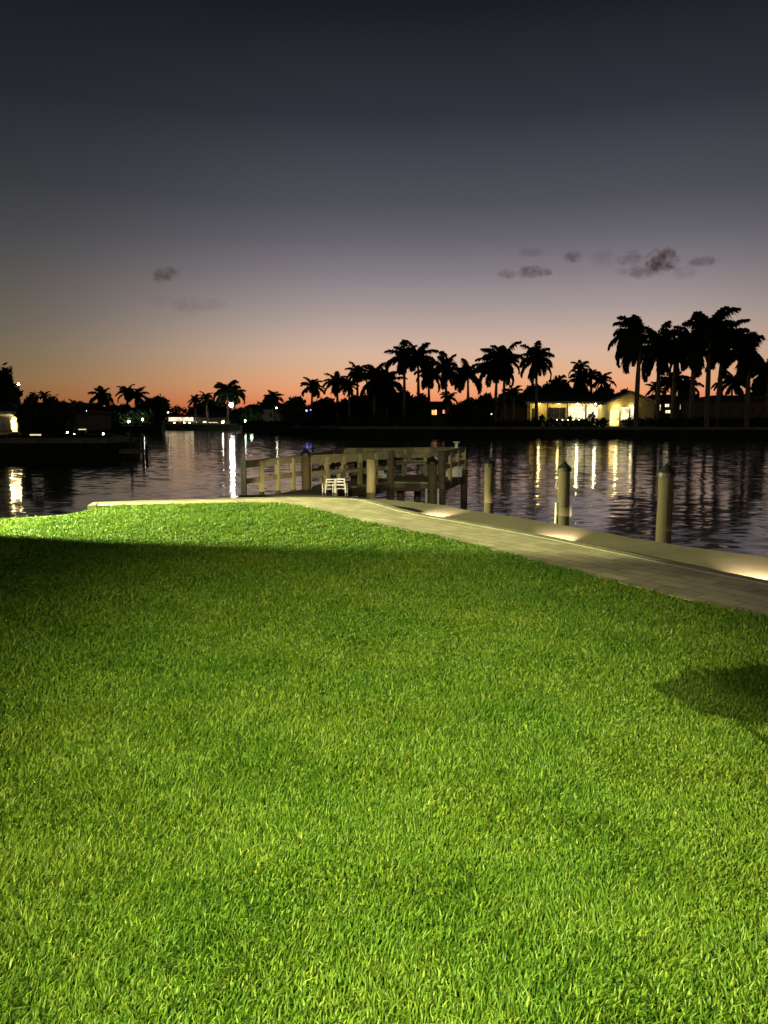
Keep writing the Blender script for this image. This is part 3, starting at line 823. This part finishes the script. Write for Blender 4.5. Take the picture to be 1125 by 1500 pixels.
# house on the left bank
DL = 60
H = thing('waterfront_house', 'house with bright yellow corner window at the left edge', 'house', (0,0,0))
xa, xb = xd(-110, DL), xd(27, DL); ze = at(0, 606, DL).z
build(MB().box(((xa+xb)/2, DL+4, ze/2), (xb-xa, 8, ze)), 'wall', 'far_wall', H)
build(hip_roof(MB(), xa, xb, DL, DL+8, ze+.13, at(0, 585, DL+4).z, .7), 'roof', 'roof_tile', H)
build(MB().box(((xa+xb)/2, DL-.74, ze+.06), (xb-xa+1.4, .05, .2)), 'fascia', 'fascia_white', H)
c = at(22, 622, DL); window(H, c.x, DL, c.z, .42, 1.1, 'lit_warm', panes=1)
c = at(8, 620, DL); window(H, c.x, DL, c.z, .75, .9, 'dark_glass', panes=1)
window_glow('lit_yellow_strong', (1, .74, .28), 14)
c = at(27, 622, DL-.4)
sc = build(MB().box((c.x-.45, DL-.3, c.z+.0), (.22, .16, .7)), 'wall_sconce', 'lit_yellow_strong', H)
lamp('eave_lamp', 'POINT', (xd(10, DL-.8), DL-.55, ze-.25), 60, (1, .78, .35), H, size=.1)
lamp('eave_lamp', 'POINT', (xd(22, DL-.8), DL-.55, ze-.25), 60, (1, .78, .35), H, size=.1)
plain_house(40, 96, 84, 606, 590, 'dark hip roofed house on the left bank behind the garden lights',
            [(62,608.5,3,3,'lit_warm')], depth=14)

# ------------------------------------------------------------------ lamps on the far banks
def garden_lamp(px, py, d, rpx, mat, label, power=0, col=(1,.9,.7), pole=True, ground=0, name='garden_lamp', group='lamps on the far banks'):
    p = at(px, py, d); r_ = rpx*d/FOC*.72
    t = thing(name, label, 'lamp', (p.x, d, ground), 0, group)
    build(MB().tube([(0,0,-.1),(0,0,p.z-ground-r_*.6)], [.06, .04], 8), 'pole', 'lamp_metal', t)
    build(MB().ball((0,0,p.z-ground), r_, 12, 8), 'globe', mat, t, smooth=True)
    if p.z-ground > 1.5:
        build(MB().cone((0,0,p.z-ground+r_*.9), r_*.7, r_*.5), 'hood', 'lamp_metal', t)
    if power: lamp('lamp_bulb', 'POINT', (0,-r_*1.3,p.z-ground), power, col, t, size=r_)
    return t
garden_lamp(339, 593, 160, 4.0, 'lamp_strong', 'tall very bright white lamp beside the water, with the longest reflection', 500, (1,.9,.75), name='street_lamp')
garden_lamp(27, 563, 78, 2.0, 'lamp_white', 'upper of two white lamps high by the dark tree at the left edge', name='street_lamp')
garden_lamp(24.5, 571, 77, 1.4, 'lamp_dim', 'lower, dimmer lamp just beneath the high white lamp at the left edge', name='street_lamp')
garden_lamp(126.5, 604, 92, 3.0, 'lamp_white', 'round white lamp left of the single palm, brightest on the left bank', 40)
garden_lamp(133.5, 603.5, 94, 1.5, 'lamp_dim', 'fainter small lamp right beside the round white lamp of the left bank')
garden_lamp(188.5, 617.5, 139, 2.0, 'lamp_white', 'oval white lamp by the water under the pair of palms')
garden_lamp(209, 614.5, 140, 1.7, 'lamp_white', 'small white lamp at the foot of the conical dark tree')
garden_lamp(246, 604, 172, 1.6, 'lamp_dim', 'dim lamp above the left end of the white lit boathouse')
garden_lamp(151, 635.5, 66, 2.0, 'lamp_warm', 'warm low garden lamp on the tip of the left bank, highest of three')
garden_lamp(142.5, 641, 62, 1.2, 'lamp_warm', 'low garden lamp on the tip of the left bank, just below the brightest')
garden_lamp(165.5, 653, 57, 1.0, 'lamp_white', 'tiny white lamp near the small far dock', ground=-.3)
garden_lamp(98.5, 633.5, 66, 2.0, 'lamp_warm', 'yellow garden lamp, the left of the pair in front of the hip roofed house', 6, (1,.85,.4))
garden_lamp(108.5, 636, 65, 1.5, 'lamp_warm', 'yellow garden lamp, the right of the pair in front of the hip roofed house', 4, (1,.85,.4))
garden_lamp(32, 642.5, 58, 1.1, 'lamp_dim', 'faint low lamp at the foot of the house at the left edge', ground=-.1)
garden_lamp(62.5, 628, 70, .9, 'lamp_white', 'pinpoint white lamp above the glowing low step light')
garden_lamp(326, 619, 172, 2.0, 'lamp_white', 'lamp at the right end of the distant lit porch house')
garden_lamp(283, 623, 171, 1.7, 'lamp_warm', 'small lamp between the boathouse and the lit porch house')
garden_lamp(299, 622.5, 170.6, 2.0, 'lamp_gold', 'left of three white lamps on the water edge before the lit porch house')
garden_lamp(310, 623, 170.6, 1.8, 'lamp_gold', 'middle of three white lamps on the water edge before the lit porch house')
garden_lamp(318, 622.5, 170.6, 1.8, 'lamp_gold', 'right of three white lamps on the water edge before the lit porch house')
garden_lamp(405, 597.5, 142, 1.6, 'lamp_dim', 'faint lamp above the dim pale house left of centre', 20)
garden_lamp(720, 606.5, 112, .9, 'lamp_dim', 'faint lamp on the unlit grey house with columns')
garden_lamp(449, 601.5, 128, 2.0, 'lamp_blue', 'glowing blue lamp under the lone palm left of centre')
garden_lamp(455, 600.5, 129, 1.1, 'lamp_blue', 'smaller blue lamp just right of the larger blue one')
for k, px in enumerate((816, 824, 832, 840, 848)):
    garden_lamp(px, 615+.3*math.sin(px), 108, .95, 'lamp_dim', 'one of five small lights in a row on the sea wall below the porch', ground=0, name='path_light', group='row of small sea wall lights')
# step light strips
def strip(px0, px1, py, d, mat, label, hpx=2.0, ground=0):
    a, b = at(px0, py, d), at(px1, py, d)
    t = thing('strip_lamp', label, 'lamp', ((a.x+b.x)/2, d, ground))
    build(MB().box((0,0,a.z-ground), (b.x-a.x, .08, hpx*d/FOC)), 'diffuser', mat, t)
    for sx in (-1, 1): build(MB().box((sx*(b.x-a.x)*.42, .08, (a.z-ground)/2), (.06, .06, max(.1, a.z-ground))), 'leg', 'lamp_metal', t)
glow('strip_dim', (1, .85, .55), .9)
strip(44, 60, 637, 54.5, 'strip_dim', 'long dim strip light low in the garden of the left bank')
strip(115, 126, 629, 68, 'strip_dim', 'short dim strip light near the right end of the left bank garden', 1.4)
glow('tube_green', (.8, 1, .78), 14)
p = at(359.5, 628, 146)
t = thing('light_column', 'thin upright glowing white light at the water edge right of the bright lamp', 'lamp', (p.x, 146, 0))
build(MB().tube([(0,0,.1),(0,0,at(359.5, 615, 146).z)], .12, 8), 'tube', 'tube_green', t); build(MB().tube([(0,0,-.1),(0,0,.1)], .2, 8), 'foot', 'lamp_metal', t)
strip(364, 379, 627.5, 146, 'tube_green', 'low greenish white strip light lighting the shore plants', 1.6)
lamp('shore_lamp', 'POINT', (xd(368, 145), 145, .9), 130, (.75, 1, .7), None, size=.3)

# small dock on the left bank
t = thing('small_dock', 'small low dock with upright posts at the tip of the left bank', 'dock', (0,0,0))
d = 55
a, b = at(176, 661, d), at(213, 661, d)
build(MB().box(((a.x+b.x)/2, d+.6, -.72), (b.x-a.x, 1.6, .12)), 'deck', 'timber', t)
build(MB().box(((a.x+b.x)/2, d-.24, -.84), (b.x-a.x, .06, .26)), 'fascia_board', 'timber', t)
for px, top in ((178, -.5), (190, .95), (198, -.4), (208, .35), (213, -.3)):
    build(MB().tube([(xd(px, d), d-.05, WATER-1), (xd(px, d), d-.05, top)], .1, 8), 'pile', 'dark_timber', t)

# ------------------------------------------------------------------ palms
LB = 'palms on the left side'
CP = 'palms on the centre of the far shore'
RP = 'tall palms on the right side'
P = [
 (66,577,9,110,'tiny palm top peeping over the hip roofed house on the left bank','c',LB),
 (110,592,10,112,'short dark palm just left of the round white lamp','d',LB),
 (149,577,16,142,'single clear palm with open crown standing left of the palm pair','a',LB),
 (186,572,13,144,'left palm of the close pair above the oval white lamp','b',LB),
 (199,577,14,143,'right palm of the close pair above the oval white lamp','d',LB),
 (227,587,9,150,'spiky palm top rising from the conical dark tree','c',LB),
 (285,584,9,178,'small palm left of the big bushy palm by the bright lamp','a',LB),
 (303,580,10,175,'small palm touching the left side of the bushy palm group','b',LB),
 (333,569,18,168,'big bushy palm right above the very bright white lamp','d',LB),
 (343,573,14,172,'palm partly behind the big bushy palm over the bright lamp','a',LB),
 (401,580,13,150,'low spreading palm over the dim pale house','b',CP),
 (456,562,15,140,'lone palm with round crown above the blue lamp','a',CP),
 (494,556,17,126,'leftmost palm of the dense centre group, with drooping crown','d',CP),
 (524,543,15,128,'palm with upright leaf on the left of the dense centre group','b',CP),
 (512,562,13,124,'low palm between the two left palms of the dense centre group','a',CP),
 (547,550,22,120,'dense dark palm in the thick of the centre group','d',CP),
 (566,556,22,121,'palm merging with the thick dark centre group, on its right','b',CP),
 (592,517,25,118,'tall palm, left of the two highest in the centre','a',CP),
 (614,519,24,120,'tall palm with upswept leaves, right of the two highest in the centre','b',CP),
 (629,543,17,124,'slim palm just right of the two highest centre palms','c',CP),
 (655,535,22,118,'palm with wide arching crown right of the orange windows','a',CP),
 (687,545,22,117,'palm with a spear leaf standing right of the wide arching one','b',CP),
 (657,580,12,114,'short young palm under the wide arching palm','c',CP),
 (726,527,26,117,'left palm of the twin crowned pair at centre right','d',CP),
 (741,522,24,119,'right palm of the twin crowned pair at centre right','a',CP),
 (752,573,12,115,'short palm at the foot of the twin crowned pair','b',CP),
 (788,521,22,116,'solitary palm with long hanging leaves above the porch roof','d',CP),
 (851,535,13,137,'ragged narrow palm, left of the three over the gabled wing','c',CP),
 (853,552,16,136,'lower shaggy palm just under the ragged narrow one','d',CP),
 (881,553,15,137,'squat palm between the ragged palm and the windswept one','a',CP),
 (868,548,12,139,'thin palm half hidden between the ragged and the squat palms','b',CP),
 (936,487,33,106,'tall windswept palm leaning its leaves left over the gabled wing','gale',RP),
 (968,503,31,112,'palm with round crown next to the windswept one','d',RP),
 (990,512,26,116,'palm behind the round crowned one, slightly lower','b',RP),
 (1018,497,31,112,'palm on the left of the big dark crown at the right','d',RP),
 (1042,480,37,108,'highest and darkest palm crown on the right with pale trunk','d',RP),
 (1056,490,35,110,'palm overlapping the highest right crown from behind','a',RP),
 (1100,508,34,106,'palm with pale trunk right of the highest crown','windy',RP),
 (1128,540,24,112,'palm cut off by the right edge of the view','a',RP),
 (985,556,20,137,'low palm beneath the crowns, left of the pale trunks','b',RP),
 (1008,562,18,135,'low palm beneath the crowns, nearest the four lit windows','a',RP),
 (1072,556,20,134,'low palm between the two pale trunks','d',RP),
 (1115,572,16,134,'lowest palm by the right edge, over the grey house','b',RP),
 (962,566,15,136,'small palm directly above the dark house with four windows','c',RP),
]
for (px, py, rp, d, lab, kind, grp) in P:
    tr = .30 if grp == RP and py < 530 else .22
    flat = 1.0
    palm(px, py, rp, d, lab, kind, 0.0, grp, tr)

# ------------------------------------------------------------------ broadleaf trees: (px, top_py, half width px, d, label)
T = [
 (5, 543, 20, 72, 'tall dark tree at the left edge reaching above the high lamp'),
 (-20, 556, 24, 74, 'dark tree cut off by the left edge of the view'),
 (44, 580, 17, 57.5, 'rounded dark tree left of the hip roofed house'),
 (74, 583, 20, 57.5, 'broad dark tree in front of the hip roofed house'),
 (91, 591, 14, 68, 'lower dark tree right of the hip roofed house'),
 (124, 598, 20, 108, 'dense low tree behind the warm garden lamps'),
 (160, 596, 26, 140, 'low rounded tree under the single clear palm'),
 (180, 595, 18, 141, 'low tree at the foot of the palm pair'),
 (229, 583, 17, 146, 'conical dark tree left of the boathouse'),
 (208, 594, 18, 143, 'low tree between the palm pair and the conical tree'),
 (303, 588, 20, 205, 'rounded dark tree under the small palms near the boathouse'),
 (322, 592, 14, 203, 'dark tree just left of the very bright lamp'),
 (351, 600, 12, 152, 'shrubby tree right of the very bright lamp'),
 (368, 594, 15, 150, 'round tree touched by greenish light at the shore'),
 (392, 588, 26, 156, 'dark tree left above the dim pale house'),
 (432, 584, 20, 150, 'round topped tree between the low palm and the lone palm'),
 (474, 586, 26, 142, 'low dark tree right of the blue lamps'),
 (520, 583, 24, 126, 'dark tree below the left palms of the dense centre group'),
 (556, 566, 24, 123, 'thick dark tree in the middle of the dense centre group'),
 (588, 573, 20, 122, 'dark tree under the two highest centre palms'),
 (615, 580, 18, 121, 'dark tree left above the orange windows'),
 (685, 586, 20, 116, 'dark tree below the spear leaf palm'),
 (710, 580, 18, 118, 'dark tree left of the twin crowned pair'),
 (742, 575, 20, 134, 'dark tree behind the unlit house with columns'),
 (780, 566, 20, 135, 'dark tree under the solitary palm with hanging leaves'),
 (815, 556, 30, 137, 'largest domed dark tree, behind the lit porch roof'),
 (850, 568, 22, 138, 'dark tree below the ragged narrow palm'),
 (885, 568, 22, 138, 'dark tree left above the gabled wing'),
 (912, 574, 16, 134, 'tree seen over the ridge of the gabled wing'),
 (1012, 578, 18, 136, 'dark tree between the four window house and the grey house'),
 (1050, 584, 26, 136, 'low dark tree between the pale palm trunks'),
 (1098, 578, 26, 136, 'dark tree above the grey house at the right edge'),
]
for k, (px, top, hw, d, lab) in enumerate(T):
    p = at(px, top, d); sc_ = d/FOC; h = p.z; wr = hw*sc_
    r = random.Random(k*13+5)
    wr *= 1.12; blobs = [(0,0,h*.5,wr*.9,wr*.8,h*.47),(0,0,h*.66,wr*.7,wr*.6,h*.31)]
    for q in range(5):
        a = r.uniform(0, 6.28); blobs.append((math.cos(a)*wr*.55, math.sin(a)*wr*.5, h*r.uniform(.35, .8), wr*r.uniform(.3, .55), wr*.45, h*r.uniform(.14, .24)))
    tree((p.x, d, 0), blobs, int(2200+hw*150), .42*(d/110), 200+k, lab, h*.45, .22, group='dark broadleaf trees on the far banks')

# low hedges and shore shrubs
HG = [
 (150, 236, 136, 622, 'low dark hedge along the shore under the palm pair'),
 (356, 440, 128, 617, 'dark shore hedge in front of the dim pale house'),
 (440, 520, 116, 613, 'dark shore hedge below the blue lamps'),
 (520, 622, 113, 606, 'thick dark hedge under the dense centre palms'),
 (655, 690, 113, 604, 'dark hedge right of the orange windows'),
 (690, 775, 112, 616, 'low dark hedge before the unlit house with columns'),
 (775, 890, 111, 613, 'dark clipped hedge hiding the foot of the lit porch'),
 (915, 1010, 111, 611.5, 'dark hedge right of the gabled wing'),
 (1010, 1180, 110, 611, 'dark hedge before the grey house at the right edge'),
 (0, 60, 57.5, 645, 'low dark hedge along the left bank before the edge house'),
 (60, 150, 58, 645.5, 'low dark planting along the left bank under the garden lamps'),
]
for k, (a, b, d, top, lab) in enumerate(HG):
    x0_, x1_ = xd(a, d), xd(b, d); h = max(.35, at(a, top, d).z)
    r = random.Random(k); n = max(4, int((x1_-x0_)/1.2)); blobs = []
    cx = (x0_+x1_)/2
    for q in range(n):
        x = x0_+(x1_-x0_)*(q+.5)/n; blobs.append((x-cx, 0, h*.5, (x1_-x0_)/n*.8, .7, h*r.uniform(.42, .56)))
    o = link('hedge', leaf_cloud(blobs, int(n*170), .17+.12*(d > 80), 500+k, name='hedge'), None, (cx, d, 0)); tag(o, lab, 'hedge', 'hedges along the far banks')

# far-off woods: one mass behind everything
def woods():
    blobs = []; r = random.Random(4)
    for x in range(-190, 260, 5):
        d = 215+r.uniform(-12, 12)
        z = 2.6+1.0*math.sin(x*.11)+r.uniform(-.6, .9)
        if x > -30: z += 1.2
        blobs.append((x, d, z*.5, r.uniform(3, 5), 3, z*.62))
    o = link('distant_woods', leaf_cloud(blobs, 26000, .7, 77, name='distant_woods')); o['kind'] = 'stuff'
    tag(o, 'low dark line of distant woods along the horizon', 'woods')
woods()

# ------------------------------------------------------------------ unseen shrub added beside the viewer, flattened to throw the round shadow on the lawn
LAMP1 = Vector((1.5, -3.0, 3.0))
tree((1.96, 2.30, 0), [(.08,0,.90,.30,.17,.08),(.2,.0,.90,.2,.15,.08),(-.06,.0,.90,.16,.13,.08)], 3600, .06, 900, 'flat shrub on a thin stem, added out of view to shade the right of the lawn', .75, .02, 'shadow_shrub', 'shrub')

# ------------------------------------------------------------------ flood lights of our own house and an added fill lamp
lamp('house_floodlight', 'SPOT', LAMP1, 8000, (1, .95, .42), None, (.8, 2.55, 0), .02, 43, 1.0)
lamp('house_floodlight', 'SPOT', (-2.0, -3.0, 3.0), 6300, (1, .95, .42), None, (-1.2, 2.0, 0), .2, 50, 1.0)
lamp('lawn_floodlight', 'SPOT', (0, -7.0, 4.2), 4700, (1, .90, .62), None, (6.6, 14.5, 0), .3, 42, .7)
lamp('dock_floodlight', 'SPOT', (-1.0, -7.0, 4.5), 8500, (1, .92, .52), None, (-.6, 25, .35), .1, 15, .6)
lamp('porch_or_fill_lamp', 'POINT', (-6.5, -3.0, 3.0), 1500, (.9, 1, .5), None, None, .3)  # unseen soft lamp added to lift the dark left of the lawn
lamp('side_floodlight', 'SPOT', (-12, 12.8, 2.6), 42000, (.97, 1, .42), None, (-4.2, 13.2, 0), .06, 40, .3)

# ------------------------------------------------------------------ camera
cd = bpy.data.cameras.new('camera'); co = bpy.data.objects.new('camera', cd); COL.objects.link(co)
cd.sensor_fit = 'VERTICAL'; cd.sensor_height = 36; cd.lens = 36*FOC/1500
cd.clip_end = 6000; cd.clip_start = .05
co.location = (0,0,CAM_Z); co.rotation_euler = (R(90)-PITCH, 0, 0)
S.camera = co
S.render.resolution_x = 768; S.render.resolution_y = 1024
S.view_settings.view_transform = 'Standard'; S.view_settings.look = 'None'
S.view_settings.exposure = 0; S.view_settings.gamma = 1
